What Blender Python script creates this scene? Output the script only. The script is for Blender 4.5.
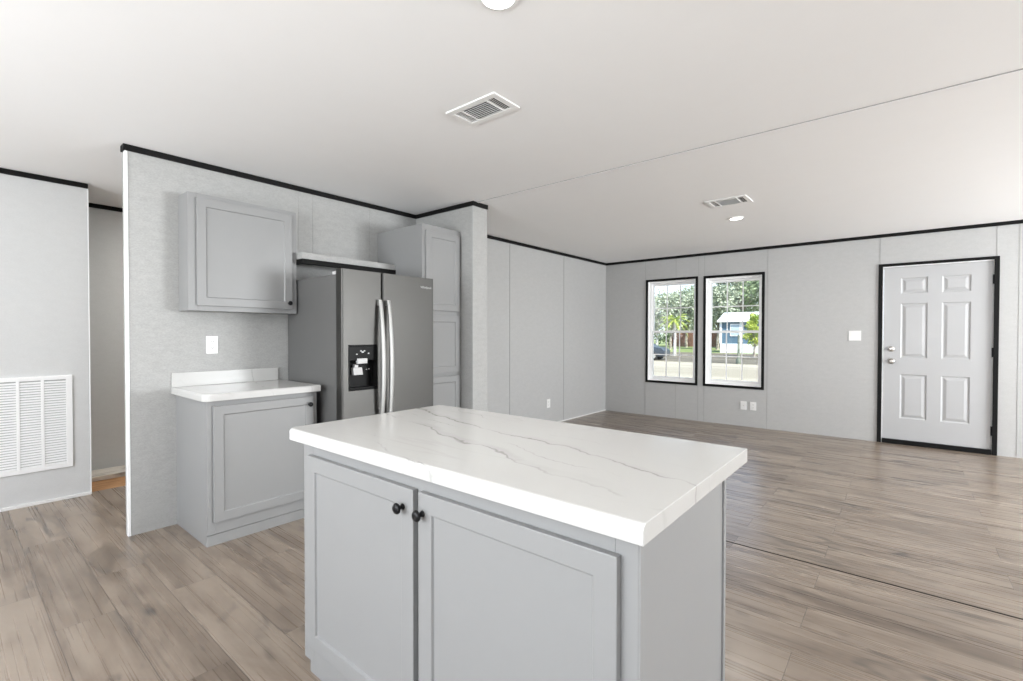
import bpy, bmesh, math, random
from mathutils import Vector, Matrix, noise
random.seed(7)
D = bpy.data
SC = bpy.context.scene
C = SC.collection
for o in list(D.objects):
    D.objects.remove(o)

# ------------------------------------------------------------ camera
W, H = 1023, 681
cam = D.cameras.new('camera')
cam.sensor_width = 36.0
cam.lens = 473.46 / W * 36.0
cam.clip_start = 0.02
cam.clip_end = 600
camo = D.objects.new('camera', cam)
C.objects.link(camo)
ya, pi_, ro = math.radians(39.569), math.radians(-0.798), math.radians(0.063)
fw = Vector((-math.sin(ya) * math.cos(pi_), math.cos(ya) * math.cos(pi_), math.sin(pi_)))
rt = Vector((math.cos(ya), math.sin(ya), 0))
up = rt.cross(fw)
r2 = rt * math.cos(ro) + up * math.sin(ro)
u2 = up * math.cos(ro) - rt * math.sin(ro)
m = Matrix((r2, u2, -fw)).transposed().to_4x4()
m.translation = Vector((0, 0, 1.2694))
camo.matrix_world = m
SC.camera = camo

# ------------------------------------------------------------ view, world, sun, daylight, fill lamps
vs = SC.view_settings
vs.view_transform = 'Standard'
vs.look = 'None'
vs.exposure = 0.0
vs.gamma = 1.0
vs.use_curve_mapping = False
cy = SC.cycles
cy.use_denoising = True
cy.max_bounces = 10
cy.diffuse_bounces = 6
cy.glossy_bounces = 4
cy.transparent_max_bounces = 12
cy.caustics_reflective = False
cy.caustics_refractive = False
cy.sample_clamp_indirect = 6.0

world = D.worlds.new('sky')
SC.world = world
world.use_nodes = True
wn = world.node_tree
wn.nodes.clear()
wo = wn.nodes.new('ShaderNodeOutputWorld')
bg = wn.nodes.new('ShaderNodeBackground')
tc = wn.nodes.new('ShaderNodeTexCoord')
sep = wn.nodes.new('ShaderNodeSeparateXYZ')
rmp = wn.nodes.new('ShaderNodeValToRGB')
wn.links.new(tc.outputs['Generated'], sep.inputs[0])
wn.links.new(sep.outputs['Z'], rmp.inputs[0])
rmp.color_ramp.elements[0].position = 0.0
rmp.color_ramp.elements[0].color = (0.86, 0.93, 1.0, 1)
rmp.color_ramp.elements[1].position = 0.6
rmp.color_ramp.elements[1].color = (0.30, 0.50, 0.92, 1)
wn.links.new(rmp.outputs[0], bg.inputs[0])
bg.inputs[1].default_value = 2.2
wn.links.new(bg.outputs[0], wo.inputs[0])


def lamp(name, kind, energy, color, loc, rot=(0, 0, 0), **kw):
    l = D.lights.new(name, kind)
    l.energy = energy
    l.color = color
    for k, v in kw.items():
        setattr(l, k, v)
    o = D.objects.new(name, l)
    o.location = loc
    o.rotation_euler = rot
    C.objects.link(o)
    return o


R = math.radians
lamp('sun', 'SUN', 11.0, (1.0, 0.96, 0.88), (0, 0, 20), (R(42), 0, R(58)), angle=R(1.0))
# unseen back-window daylight and two added side fill lamps, tilted up to brighten the ceiling
DAY = (0.95, 0.98, 1.0)
lamp('daylight_back_window', 'AREA', 208, DAY, (-1.35, -2.52, 1.45), (R(120), 0, 0), shape='RECTANGLE', size=4.0, size_y=1.5)
lamp('added_side_fill', 'AREA', 45, DAY, (4.92, 0.6, 1.35), (0, R(118), 0), shape='RECTANGLE', size=1.7, size_y=2.4)
lamp('added_living_side_fill', 'AREA', 440, DAY, (4.92, 5.0, 1.35), (0, R(114), 0), shape='RECTANGLE', size=1.5, size_y=2.2)

# ------------------------------------------------------------ materials


def mat(name):
    m_ = D.materials.new(name)
    m_.use_nodes = True
    nt = m_.node_tree
    return m_, nt, nt.nodes['Principled BSDF']


def N(nt, t, **kw):
    n = nt.nodes.new(t)
    for k, v in kw.items():
        if k.startswith('i_'):
            key = k[2:]
            key = int(key) if key.isdigit() else key
            n.inputs[key].default_value = v
        else:
            setattr(n, k, v)
    return n


def simple(name, col, rough=0.5, metal=0.0, var=0.03, scale=8.0, bump=0.0, bscale=300.0, spec=0.5, emit=None, estr=0):
    m_, nt, b = mat(name)
    L = nt.links.new
    co = N(nt, 'ShaderNodeTexCoord')
    nz = N(nt, 'ShaderNodeTexNoise', i_Scale=scale, i_Detail=4.0)
    L(co.outputs['Object'], nz.inputs['Vector'])
    mx = N(nt, 'ShaderNodeMix', data_type='RGBA')
    mx.inputs[6].default_value = tuple(c * (1 - var) for c in col) + (1,)
    mx.inputs[7].default_value = tuple(min(1, c * (1 + var)) for c in col) + (1,)
    L(nz.outputs['Fac'], mx.inputs[0])
    L(mx.outputs[2], b.inputs['Base Color'])
    b.inputs['Roughness'].default_value = rough
    b.inputs['Metallic'].default_value = metal
    b.inputs['Specular IOR Level'].default_value = spec
    if bump:
        n2 = N(nt, 'ShaderNodeTexNoise', i_Scale=bscale, i_Detail=3.0)
        L(co.outputs['Object'], n2.inputs['Vector'])
        bp = N(nt, 'ShaderNodeBump', i_Strength=bump, i_Distance=0.002)
        L(n2.outputs['Fac'], bp.inputs['Height'])
        L(bp.outputs[0], b.inputs['Normal'])
    if emit:
        b.inputs['Emission Color'].default_value = tuple(emit) + (1,)
        b.inputs['Emission Strength'].default_value = estr
    return m_


def wallpaper(name, col, con=0.07, sx=(60, 60, 14), bump=0.25):
    """vinyl wall board with a fine mottled linen print"""
    m_, nt, b = mat(name)
    L = nt.links.new
    co = N(nt, 'ShaderNodeTexCoord')
    mp = N(nt, 'ShaderNodeMapping')
    mp.inputs['Scale'].default_value = (1.0, 1.0, 2.2)
    L(co.outputs['Object'], mp.inputs[0])
    nz = N(nt, 'ShaderNodeTexNoise', i_Scale=90.0, i_Detail=3.0, i_Roughness=0.65)
    L(mp.outputs[0], nz.inputs['Vector'])
    n3 = N(nt, 'ShaderNodeTexNoise', i_Scale=14.0, i_Detail=5.0)
    L(mp.outputs[0], n3.inputs['Vector'])
    ad = N(nt, 'ShaderNodeMath', operation='MULTIPLY_ADD')
    L(n3.outputs['Fac'], ad.inputs[0])
    ad.inputs[1].default_value = 0.5
    L(nz.outputs['Fac'], ad.inputs[2])
    rp = N(nt, 'ShaderNodeMapRange')
    rp.inputs['From Min'].default_value = 0.55
    rp.inputs['From Max'].default_value = 0.95
    L(ad.outputs[0], rp.inputs['Value'])
    mx = N(nt, 'ShaderNodeMix', data_type='RGBA')
    mx.inputs[6].default_value = tuple(c * (1 - con) for c in col) + (1,)
    mx.inputs[7].default_value = tuple(min(1, c * (1 + con)) for c in col) + (1,)
    L(rp.outputs[0], mx.inputs[0])
    L(mx.outputs[2], b.inputs['Base Color'])
    b.inputs['Roughness'].default_value = 0.55
    b.inputs['Specular IOR Level'].default_value = 0.4
    bp = N(nt, 'ShaderNodeBump', i_Strength=bump, i_Distance=0.001)
    L(nz.outputs['Fac'], bp.inputs['Height'])
    L(bp.outputs[0], b.inputs['Normal'])
    return m_


def plank_floor(name):
    m_, nt, b = mat(name)
    L = nt.links.new
    co = N(nt, 'ShaderNodeTexCoord')
    mp = N(nt, 'ShaderNodeMapping')
    mp.inputs['Location'].default_value = (0.33, -0.096 + 0.206 * 20, 0)
    L(co.outputs['Object'], mp.inputs[0])

    def brick(c1, c2, mortar, ms):
        br = N(nt, 'ShaderNodeTexBrick', offset=0.37, offset_frequency=2)
        br.inputs['Color1'].default_value = c1
        br.inputs['Color2'].default_value = c2
        br.inputs['Mortar'].default_value = mortar
        br.inputs['Scale'].default_value = 1.0
        br.inputs['Mortar Size'].default_value = ms
        br.inputs['Mortar Smooth'].default_value = 0.2
        br.inputs['Bias'].default_value = 0.0
        br.inputs['Brick Width'].default_value = 1.22
        br.inputs['Row Height'].default_value = 0.206
        L(mp.outputs[0], br.inputs['Vector'])
        return br
    rnd = brick((0, 0, 0, 1), (1, 1, 1, 1), (0.5, 0.5, 0.5, 1), 0.0)
    # grain pattern shifted for each plank
    sh = N(nt, 'ShaderNodeVectorMath', operation='MULTIPLY')
    sh.inputs[1].default_value = (37.0, 11.0, 23.0)
    L(rnd.outputs['Color'], sh.inputs[0])
    ad = N(nt, 'ShaderNodeVectorMath', operation='ADD')
    L(mp.outputs[0], ad.inputs[0])
    L(sh.outputs[0], ad.inputs[1])

    def grain(scale, sc, det, dist=0.0, rough=0.6):
        mm = N(nt, 'ShaderNodeMapping')
        mm.inputs['Scale'].default_value = sc
        L(ad.outputs[0], mm.inputs[0])
        g = N(nt, 'ShaderNodeTexNoise', i_Scale=scale, i_Detail=det, i_Roughness=rough, i_Distortion=dist)
        L(mm.outputs[0], g.inputs['Vector'])
        return g
    g1 = grain(2.6, (0.5, 3.6, 1), 3.0, 0.7, 0.5)       # broad cathedral grain
    g2 = grain(14.0, (0.07, 7.0, 1), 1.5, 0.0, 0.4)        # fine fibres
    g3 = grain(2.4, (0.7, 2.6, 1), 4.0, 0.8)         # cloudy tone
    g4 = grain(2.3, (0.8, 2.9, 1), 2.0, 1.4)         # knots and cracks
    s1 = N(nt, 'ShaderNodeMath', operation='MULTIPLY_ADD')
    L(g1.outputs['Fac'], s1.inputs[0])
    s1.inputs[1].default_value = 0.85
    L(g3.outputs['Fac'], s1.inputs[2])
    s2 = N(nt, 'ShaderNodeMath', operation='MULTIPLY_ADD')
    L(g2.outputs['Fac'], s2.inputs[0])
    s2.inputs[1].default_value = 0.34
    L(s1.outputs[0], s2.inputs[2])
    s3 = N(nt, 'ShaderNodeMath', operation='MULTIPLY_ADD')
    L(rnd.outputs['Color'], s3.inputs[0])
    s3.inputs[1].default_value = 0.20
    L(s2.outputs[0], s3.inputs[2])
    rr = N(nt, 'ShaderNodeMapRange')
    rr.inputs['From Min'].default_value = 0.76
    rr.inputs['From Max'].default_value = 1.40
    L(s3.outputs[0], rr.inputs['Value'])
    ramp = N(nt, 'ShaderNodeValToRGB')
    cr = ramp.color_ramp
    cr.elements[0].position = 0.0
    cr.elements[0].color = (0.096, 0.071, 0.052, 1)
    cr.elements[1].position = 1.0
    cr.elements[1].color = (0.295, 0.238, 0.188, 1)
    e = cr.elements.new(0.35)
    e.color = (0.163, 0.124, 0.094, 1)
    e = cr.elements.new(0.65)
    e.color = (0.228, 0.179, 0.139, 1)
    L(rr.outputs[0], ramp.inputs[0])
    # dark knots / checks
    kr = N(nt, 'ShaderNodeMapRange')
    kr.inputs['From Min'].default_value = 0.26
    kr.inputs['From Max'].default_value = 0.43
    L(g4.outputs['Fac'], kr.inputs['Value'])
    mk = N(nt, 'ShaderNodeMix', data_type='RGBA')
    mk.inputs[6].default_value = (0.070, 0.057, 0.048, 1)
    L(kr.outputs[0], mk.inputs[0])
    L(ramp.outputs[0], mk.inputs[7])
    # plank joints
    jt = brick((1, 1, 1, 1), (1, 1, 1, 1), (0, 0, 0, 1), 0.0016)
    mj = N(nt, 'ShaderNodeMix', data_type='RGBA')
    mj.inputs[6].default_value = (0.10, 0.08, 0.065, 1)
    L(jt.outputs['Color'], mj.inputs[0])
    L(mk.outputs[2], mj.inputs[7])
    L(mj.outputs[2], b.inputs['Base Color'])
    ra = N(nt, 'ShaderNodeMapRange')
    ra.inputs['To Min'].default_value = 0.22
    ra.inputs['To Max'].default_value = 0.36
    L(g2.outputs['Fac'], ra.inputs['Value'])
    L(ra.outputs[0], b.inputs['Roughness'])
    b.inputs['Specular IOR Level'].default_value = 0.75
    bp = N(nt, 'ShaderNodeBump', i_Strength=0.10, i_Distance=0.001)
    L(g2.outputs['Fac'], bp.inputs['Height'])
    bj = N(nt, 'ShaderNodeBump', i_Strength=0.5, i_Distance=0.0015)
    L(jt.outputs['Color'], bj.inputs['Height'])
    L(bp.outputs[0], bj.inputs['Normal'])
    L(bj.outputs[0], b.inputs['Normal'])
    return m_


def marble(name):
    m_, nt, b = mat(name)
    L = nt.links.new
    co = N(nt, 'ShaderNodeTexCoord')

    def vein(rot, sc, wscale, lo, hi, dist, loc=(0, 0, 0)):
        mp = N(nt, 'ShaderNodeMapping')
        mp.inputs['Rotation'].default_value = (0, 0, rot)
        mp.inputs['Scale'].default_value = sc
        mp.inputs['Location'].default_value = loc
        L(co.outputs['Object'], mp.inputs[0])
        wv = N(nt, 'ShaderNodeTexNoise', i_Scale=wscale, i_Detail=5.0, i_Roughness=0.48, i_Distortion=dist)
        L(mp.outputs[0], wv.inputs['Vector'])
        sb = N(nt, 'ShaderNodeMath', operation='SUBTRACT')
        L(wv.outputs['Fac'], sb.inputs[0])
        sb.inputs[1].default_value = 0.5
        ab = N(nt, 'ShaderNodeMath', operation='ABSOLUTE')
        L(sb.outputs[0], ab.inputs[0])
        mr = N(nt, 'ShaderNodeMapRange')
        mr.inputs['From Min'].default_value = lo
        mr.inputs['From Max'].default_value = hi
        mr.inputs['To Min'].default_value = 1.0
        mr.inputs['To Max'].default_value = 0.0
        L(ab.outputs[0], mr.inputs['Value'])
        # veins fade in and out
        fd = N(nt, 'ShaderNodeTexNoise', i_Scale=2.6, i_Detail=2.0)
        L(mp.outputs[0], fd.inputs['Vector'])
        fr = N(nt, 'ShaderNodeMapRange')
        fr.inputs['From Min'].default_value = 0.47
        fr.inputs['From Max'].default_value = 0.62
        L(fd.outputs['Fac'], fr.inputs['Value'])
        mu = N(nt, 'ShaderNodeMath', operation='MULTIPLY')
        L(mr.outputs[0], mu.inputs[0])
        L(fr.outputs[0], mu.inputs[1])
        return mu
    def math2(op, a, c, clamp=False):
        n = N(nt, 'ShaderNodeMath', operation=op, use_clamp=clamp)
        for k, q in ((0, a), (1, c)):
            if isinstance(q, (int, float)):
                n.inputs[k].default_value = q
            elif q is not None:
                L(q, n.inputs[k])
        return n.outputs[0]
    sp = N(nt, 'ShaderNodeSeparateXYZ')
    L(co.outputs['Object'], sp.inputs[0])
    wob = N(nt, 'ShaderNodeTexNoise', i_Scale=2.6, i_Detail=6.0, i_Roughness=0.55)
    L(co.outputs['Object'], wob.inputs['Vector'])
    base = math2('ADD', sp.outputs['Y'], math2('MULTIPLY', sp.outputs['X'], 0.24))
    base = math2('ADD', base, math2('MULTIPLY', math2('SUBTRACT', wob.outputs['Fac'], 0.5), 0.26))
    fade = N(nt, 'ShaderNodeTexNoise', i_Scale=3.4, i_Detail=2.0)
    L(co.outputs['Object'], fade.inputs['Vector'])

    def long_vein(c, w, strength, lo=0.40, hi=0.60):
        d_ = math2('ABSOLUTE', math2('SUBTRACT', base, c), None)
        mr = N(nt, 'ShaderNodeMapRange', interpolation_type='SMOOTHSTEP')
        mr.inputs['From Min'].default_value = 0.0
        mr.inputs['From Max'].default_value = w
        mr.inputs['To Min'].default_value = strength
        mr.inputs['To Max'].default_value = 0.0
        L(d_, mr.inputs['Value'])
        fr = N(nt, 'ShaderNodeMapRange')
        fr.inputs['From Min'].default_value = lo
        fr.inputs['From Max'].default_value = hi
        L(fade.outputs['Fac'], fr.inputs['Value'])
        return math2('MULTIPLY', mr.outputs[0], fr.outputs[0])
    tot = long_vein(1.055, 0.0075, 0.85, 0.28, 0.5)
    for c_, w_, s_, lo_, hi_ in ((1.065, 0.035, 0.22, 0.35, 0.6), (0.855, 0.007, 0.60, 0.40, 0.58), (0.870, 0.03, 0.16, 0.4, 0.6), (0.600, 0.007, 0.55, 0.42, 0.58), (0.955, 0.004, 0.4, 0.50, 0.62), (1.165, 0.005, 0.45, 0.44, 0.6)):
        tot = math2('ADD', tot, long_vein(c_, w_, s_, lo_, hi_), True)
    v2 = vein(0.45, (0.5, 2.2, 1), 1.6, 0.0, 0.010, 0.3, (3.1, 1.2, 0))
    mx = N(nt, 'ShaderNodeMix', data_type='RGBA')
    mx.inputs[6].default_value = (0.53, 0.527, 0.515, 1)
    mx.inputs[7].default_value = (0.25, 0.243, 0.23, 1)
    L(tot, mx.inputs[0])
    m2 = N(nt, 'ShaderNodeMath', operation='MULTIPLY')
    L(v2.outputs[0], m2.inputs[0])
    m2.inputs[1].default_value = 0.22
    my = N(nt, 'ShaderNodeMix', data_type='RGBA')
    my.inputs[7].default_value = (0.40, 0.39, 0.38, 1)
    L(m2.outputs[0], my.inputs[0])
    L(mx.outputs[2], my.inputs[6])
    L(my.outputs[2], b.inputs['Base Color'])
    b.inputs['Roughness'].default_value = 0.17
    return m_


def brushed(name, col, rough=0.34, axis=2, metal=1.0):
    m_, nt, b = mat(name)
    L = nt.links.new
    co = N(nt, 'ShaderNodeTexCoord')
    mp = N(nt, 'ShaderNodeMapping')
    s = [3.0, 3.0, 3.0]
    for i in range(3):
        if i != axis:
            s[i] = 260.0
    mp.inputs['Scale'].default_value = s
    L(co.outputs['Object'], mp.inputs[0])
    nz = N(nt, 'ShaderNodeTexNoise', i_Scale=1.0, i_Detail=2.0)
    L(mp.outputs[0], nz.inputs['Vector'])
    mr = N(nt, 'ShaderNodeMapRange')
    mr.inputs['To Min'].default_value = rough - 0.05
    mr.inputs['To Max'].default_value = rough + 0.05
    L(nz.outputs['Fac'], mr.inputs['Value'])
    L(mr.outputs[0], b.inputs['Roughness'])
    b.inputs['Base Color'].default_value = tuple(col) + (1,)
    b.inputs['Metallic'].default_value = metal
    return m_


def glass(name):
    m_ = D.materials.new(name)
    m_.use_nodes = True
    nt = m_.node_tree
    nt.nodes.clear()
    L = nt.links.new
    out = N(nt, 'ShaderNodeOutputMaterial')
    tr = N(nt, 'ShaderNodeBsdfTransparent')
    tr.inputs[0].default_value = (0.95, 0.97, 0.96, 1)
    gl = N(nt, 'ShaderNodeBsdfGlossy')
    gl.inputs['Roughness'].default_value = 0.01
    fr = N(nt, 'ShaderNodeFresnel', i_IOR=1.45)
    mx = N(nt, 'ShaderNodeMixShader')
    L(fr.outputs[0], mx.inputs[0])
    L(tr.outputs[0], mx.inputs[1])
    L(gl.outputs[0], mx.inputs[2])
    L(mx.outputs[0], out.inputs[0])
    return m_


def two_tone(name, c1, c2, scale, rough=0.9, detail=6.0, lo=0.4, hi=0.6, stretch=(1, 1, 1)):
    m_, nt, b = mat(name)
    L = nt.links.new
    co = N(nt, 'ShaderNodeTexCoord')
    mp = N(nt, 'ShaderNodeMapping')
    mp.inputs['Scale'].default_value = stretch
    L(co.outputs['Object'], mp.inputs[0])
    nz = N(nt, 'ShaderNodeTexNoise', i_Scale=scale, i_Detail=detail)
    L(mp.outputs[0], nz.inputs['Vector'])
    mr = N(nt, 'ShaderNodeMapRange')
    mr.inputs['From Min'].default_value = lo
    mr.inputs['From Max'].default_value = hi
    L(nz.outputs['Fac'], mr.inputs['Value'])
    mx = N(nt, 'ShaderNodeMix', data_type='RGBA')
    mx.inputs[6].default_value = tuple(c1) + (1,)
    mx.inputs[7].default_value = tuple(c2) + (1,)
    L(mr.outputs[0], mx.inputs[0])
    L(mx.outputs[2], b.inputs['Base Color'])
    b.inputs['Roughness'].default_value = rough
    b.inputs['Specular IOR Level'].default_value = 0.2
    return m_


M = {}
M['wall'] = wallpaper('grey_linen_wallboard', (0.44, 0.44, 0.436), 0.045)
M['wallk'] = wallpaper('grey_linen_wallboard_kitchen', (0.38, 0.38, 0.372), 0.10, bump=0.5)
M['seam'] = simple('seam_shade_bead_grey', (0.36, 0.36, 0.355), 0.6)  # darker than the wallboard: seam groove shadow put into the colour
M['walll'] = wallpaper('pale_linen_wallboard', (0.60, 0.605, 0.605), 0.03)
M['ceil'] = simple('ceiling_white', (0.89, 0.89, 0.89), 0.85, var=0.01, bump=0.15, bscale=160)
M['floor'] = plank_floor('vinyl_plank')
M['black'] = simple('black_trim', (0.008, 0.008, 0.008), 0.6, spec=0.12)
M['white'] = simple('white_vinyl', (0.86, 0.86, 0.86), 0.4, var=0.01)
M['whitetrim'] = simple('white_trim', (0.74, 0.74, 0.73), 0.5, var=0.02)
M['door'] = simple('door_white', (0.43, 0.433, 0.44), 0.42, var=0.01)
M['cab'] = simple('cabinet_grey', (0.262, 0.264, 0.264), 0.42, var=0.012)
M['knob'] = simple('knob_black', (0.006, 0.006, 0.007), 0.35, spec=0.25)
M['marble'] = marble('marble_laminate')
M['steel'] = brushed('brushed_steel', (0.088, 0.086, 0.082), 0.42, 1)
M['handle'] = brushed('handle_steel', (0.42, 0.42, 0.41), 0.55, 2)
M['fside'] = simple('fridge_side_grey', (0.13, 0.13, 0.128), 0.45, metal=0.2, var=0.02)
M['fdark'] = simple('fridge_gasket', (0.045, 0.045, 0.047), 0.6)
M['gloss'] = simple('dispenser_black', (0.004, 0.004, 0.004), 0.35, spec=0.1)
M['silverplastic'] = simple('silver_plastic', (0.50, 0.50, 0.50), 0.35)
M['nickel'] = simple('satin_nickel', (0.55, 0.53, 0.50), 0.28, metal=1.0)
M['glass'] = glass('window_glass')
M['plate'] = simple('outlet_plastic', (0.76, 0.76, 0.75), 0.35, var=0.01)
M['slot'] = simple('outlet_slot', (0.10, 0.10, 0.10), 0.6)
M['ventdark'] = simple('duct_dark', (0.02, 0.02, 0.02), 0.9)
M['vent'] = simple('vent_white_metal', (0.84, 0.84, 0.83), 0.45, var=0.01)
M['lampglow'] = simple('lamp_lens', (0.9, 0.9, 0.88), 0.5, emit=(1.0, 0.98, 0.94), estr=7.0)
M['plywood'] = two_tone('bare_plywood', (0.36, 0.19, 0.09), (0.50, 0.29, 0.15), 6.0, 0.8, stretch=(6, 1, 1))
M['oldboard'] = two_tone('weathered_white_board', (0.30, 0.27, 0.24), (0.66, 0.62, 0.56), 5.0, 0.9, lo=0.33, hi=0.5, stretch=(7, 1.4, 3))
M['sand'] = two_tone('pale_gravel', (0.28, 0.24, 0.175), (0.36, 0.315, 0.235), 0.25, stretch=(0.4, 1.6, 1))
M['verge'] = two_tone('dry_verge', (0.10, 0.085, 0.060), (0.19, 0.160, 0.115), 0.5, stretch=(0.3, 1.6, 1))
M['grass'] = two_tone('lawn', (0.16, 0.21, 0.07), (0.30, 0.32, 0.13), 0.6)
M['bluewall'] = simple('blue_siding', (0.09, 0.155, 0.215), 0.6, var=0.08)
M['extwhite'] = simple('white_metal_roof', (0.80, 0.80, 0.80), 0.5)
M['extdark'] = simple('dark_pane', (0.42, 0.50, 0.56), 0.15)
M['brown'] = two_tone('brown_fence', (0.17, 0.080, 0.060), (0.27, 0.14, 0.105), 3.0, stretch=(6, 6, 0.4))
M['leaf'] = two_tone('grey_green_leaves', (0.15, 0.19, 0.12), (0.44, 0.47, 0.36), 0.9, lo=0.35, hi=0.62)
M['leaf2'] = two_tone('mid_green_leaves', (0.11, 0.17, 0.07), (0.34, 0.40, 0.24), 0.9, lo=0.35, hi=0.62)
M['leafy'] = two_tone('yellow_green_leaves', (0.20, 0.30, 0.03), (0.50, 0.55, 0.12), 2.0)
M['bark'] = two_tone('bark', (0.20, 0.17, 0.14), (0.42, 0.38, 0.33), 4.0)
M['palebark'] = two_tone('pale_bark', (0.42, 0.40, 0.36), (0.66, 0.64, 0.60), 4.0)
M['post'] = two_tone('weathered_post', (0.13, 0.15, 0.12), (0.24, 0.25, 0.20), 5.0)
M['carpaint'] = simple('car_blue_grey', (0.035, 0.045, 0.06), 0.3, metal=0.0)
M['cartyre'] = simple('tyre', (0.015, 0.015, 0.015), 0.8)
M['carglass'] = simple('car_glass', (0.05, 0.07, 0.09), 0.08)
M['chrome'] = simple('chrome', (0.75, 0.76, 0.78), 0.15, metal=1.0)

# ------------------------------------------------------------ mesh helpers


def BM():
    return bmesh.new()


def box(bm, x0, x1, y0, y1, z0, z1):
    vs_ = [bm.verts.new((x, y, z)) for z in (z0, z1) for y in (y0, y1) for x in (x0, x1)]
    for f in ((0, 2, 3, 1), (4, 5, 7, 6), (0, 1, 5, 4), (2, 6, 7, 3), (0, 4, 6, 2), (1, 3, 7, 5)):
        bm.faces.new([vs_[i] for i in f])
    return vs_


def obj(name, bm, m_, parent=None, bevel=0.0, seg=2, smooth=False, weld=False):
    if weld:
        bmesh.ops.remove_doubles(bm, verts=bm.verts[:], dist=1e-5)
    bmesh.ops.recalc_face_normals(bm, faces=bm.faces[:])
    me = D.meshes.new(name)
    bm.to_mesh(me)
    bm.free()
    ms = m_ if isinstance(m_, (list, tuple)) else [m_]
    for x in ms:
        me.materials.append(M[x])
    o = D.objects.new(name, me)
    C.objects.link(o)
    if parent:
        o.parent = parent
        o.matrix_parent_inverse = Matrix.Translation(-parent_world(parent))
    if smooth:
        for p in me.polygons:
            p.use_smooth = True
    if bevel:
        md = o.modifiers.new('bevel', 'BEVEL')
        md.width = bevel
        md.segments = seg
        md.limit_method = 'ANGLE'
        md.angle_limit = R(40)
        md.harden_normals = False
    return o


def parent_world(p):
    return Vector(p.location)


def thing(name, label, cat, loc, group=None):
    o = D.objects.new(name, None)
    o.empty_display_size = 0.1
    o.location = loc
    C.objects.link(o)
    o['label'] = label
    o['category'] = cat
    if group:
        o['group'] = group
    return o


def tag(o, label, cat, group=None, kind=None):
    o['label'] = label
    o['category'] = cat
    if group:
        o['group'] = group
    if kind:
        o['kind'] = kind
    return o


def struct(name, bm, m_, **kw):
    o = obj(name, bm, m_, **kw)
    o['kind'] = 'structure'
    return o


def frame3(origin, u, v, n):
    origin, u, v, n = Vector(origin), Vector(u), Vector(v), Vector(n)
    return lambda a, b_, c: origin + u * a + v * b_ + n * c


def panel_slab(bm, xf, u0, u1, v0, v1, th, panels, prof):
    """slab with its front at n=0, back at n=-th; every panel is sunk by the profile [(inset, depth)...]"""
    us = sorted({u0, u1} | {p[0] for p in panels} | {p[1] for p in panels})
    vv = sorted({v0, v1} | {p[2] for p in panels} | {p[3] for p in panels})

    def q(*pts):
        bm.faces.new([bm.verts.new(xf(*p)) for p in pts])
    for i in range(len(us) - 1):
        for j in range(len(vv) - 1):
            cu, cv = (us[i] + us[i + 1]) / 2, (vv[j] + vv[j + 1]) / 2
            if any(p[0] < cu < p[1] and p[2] < cv < p[3] for p in panels):
                continue
            q((us[i], vv[j], 0), (us[i + 1], vv[j], 0), (us[i + 1], vv[j + 1], 0), (us[i], vv[j + 1], 0))
    for (a, b_, c, d) in panels:
        prev = (a, b_, c, d, 0)
        for ins, dep in prof:
            cur = (a + ins, b_ - ins, c + ins, d - ins, dep)
            A = [(prev[0], prev[2]), (prev[1], prev[2]), (prev[1], prev[3]), (prev[0], prev[3])]
            B = [(cur[0], cur[2]), (cur[1], cur[2]), (cur[1], cur[3]), (cur[0], cur[3])]
            for k in range(4):
                k2 = (k + 1) % 4
                q((*A[k], prev[4]), (*A[k2], prev[4]), (*B[k2], cur[4]), (*B[k], cur[4]))
            prev = cur
        q((prev[0], prev[2], prev[4]), (prev[1], prev[2], prev[4]), (prev[1], prev[3], prev[4]), (prev[0], prev[3], prev[4]))
    # edge strips follow the grid cuts so that everything welds
    for i in range(len(us) - 1):
        for v_ in (v0, v1):
            q((us[i], v_, 0), (us[i + 1], v_, 0), (us[i + 1], v_, -th), (us[i], v_, -th))
    for j in range(len(vv) - 1):
        for u_ in (u0, u1):
            q((u_, vv[j], 0), (u_, vv[j + 1], 0), (u_, vv[j + 1], -th), (u_, vv[j], -th))
    bk = [(a, v0) for a in us] + [(u1, b_) for b_ in vv[1:]] + [(a, v1) for a in reversed(us[:-1])] + [(u0, b_) for b_ in reversed(vv[1:-1])]
    q(*[(a, b_, -th) for a, b_ in bk])
    bmesh.ops.remove_doubles(bm, verts=bm.verts[:], dist=1e-5)


def lathe(bm, origin, axis, prof, seg=24):
    """prof: (radius, distance along axis) pairs"""
    a = Vector(axis).normalized()
    t = Vector((0, 0, 1)) if abs(a.z) < 0.9 else Vector((1, 0, 0))
    e1 = a.cross(t).normalized()
    e2 = a.cross(e1)
    o_ = Vector(origin)
    rings = []
    for r_, d_ in prof:
        if r_ < 1e-6:
            rings.append([bm.verts.new(o_ + a * d_)])
        else:
            rings.append([bm.verts.new(o_ + a * d_ + (e1 * math.cos(k * 2 * math.pi / seg) + e2 * math.sin(k * 2 * math.pi / seg)) * r_) for k in range(seg)])
    for A, B in zip(rings, rings[1:]):
        for k in range(seg):
            k2 = (k + 1) % seg
            if len(A) == 1 and len(B) > 1:
                bm.faces.new([A[0], B[k], B[k2]])
            elif len(B) == 1 and len(A) > 1:
                bm.faces.new([A[k], A[k2], B[0]])
            elif len(A) > 1:
                bm.faces.new([A[k], A[k2], B[k2], B[k]])
    for rg in (rings[0], rings[-1]):
        if len(rg) > 1:
            bm.faces.new(rg)


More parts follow.
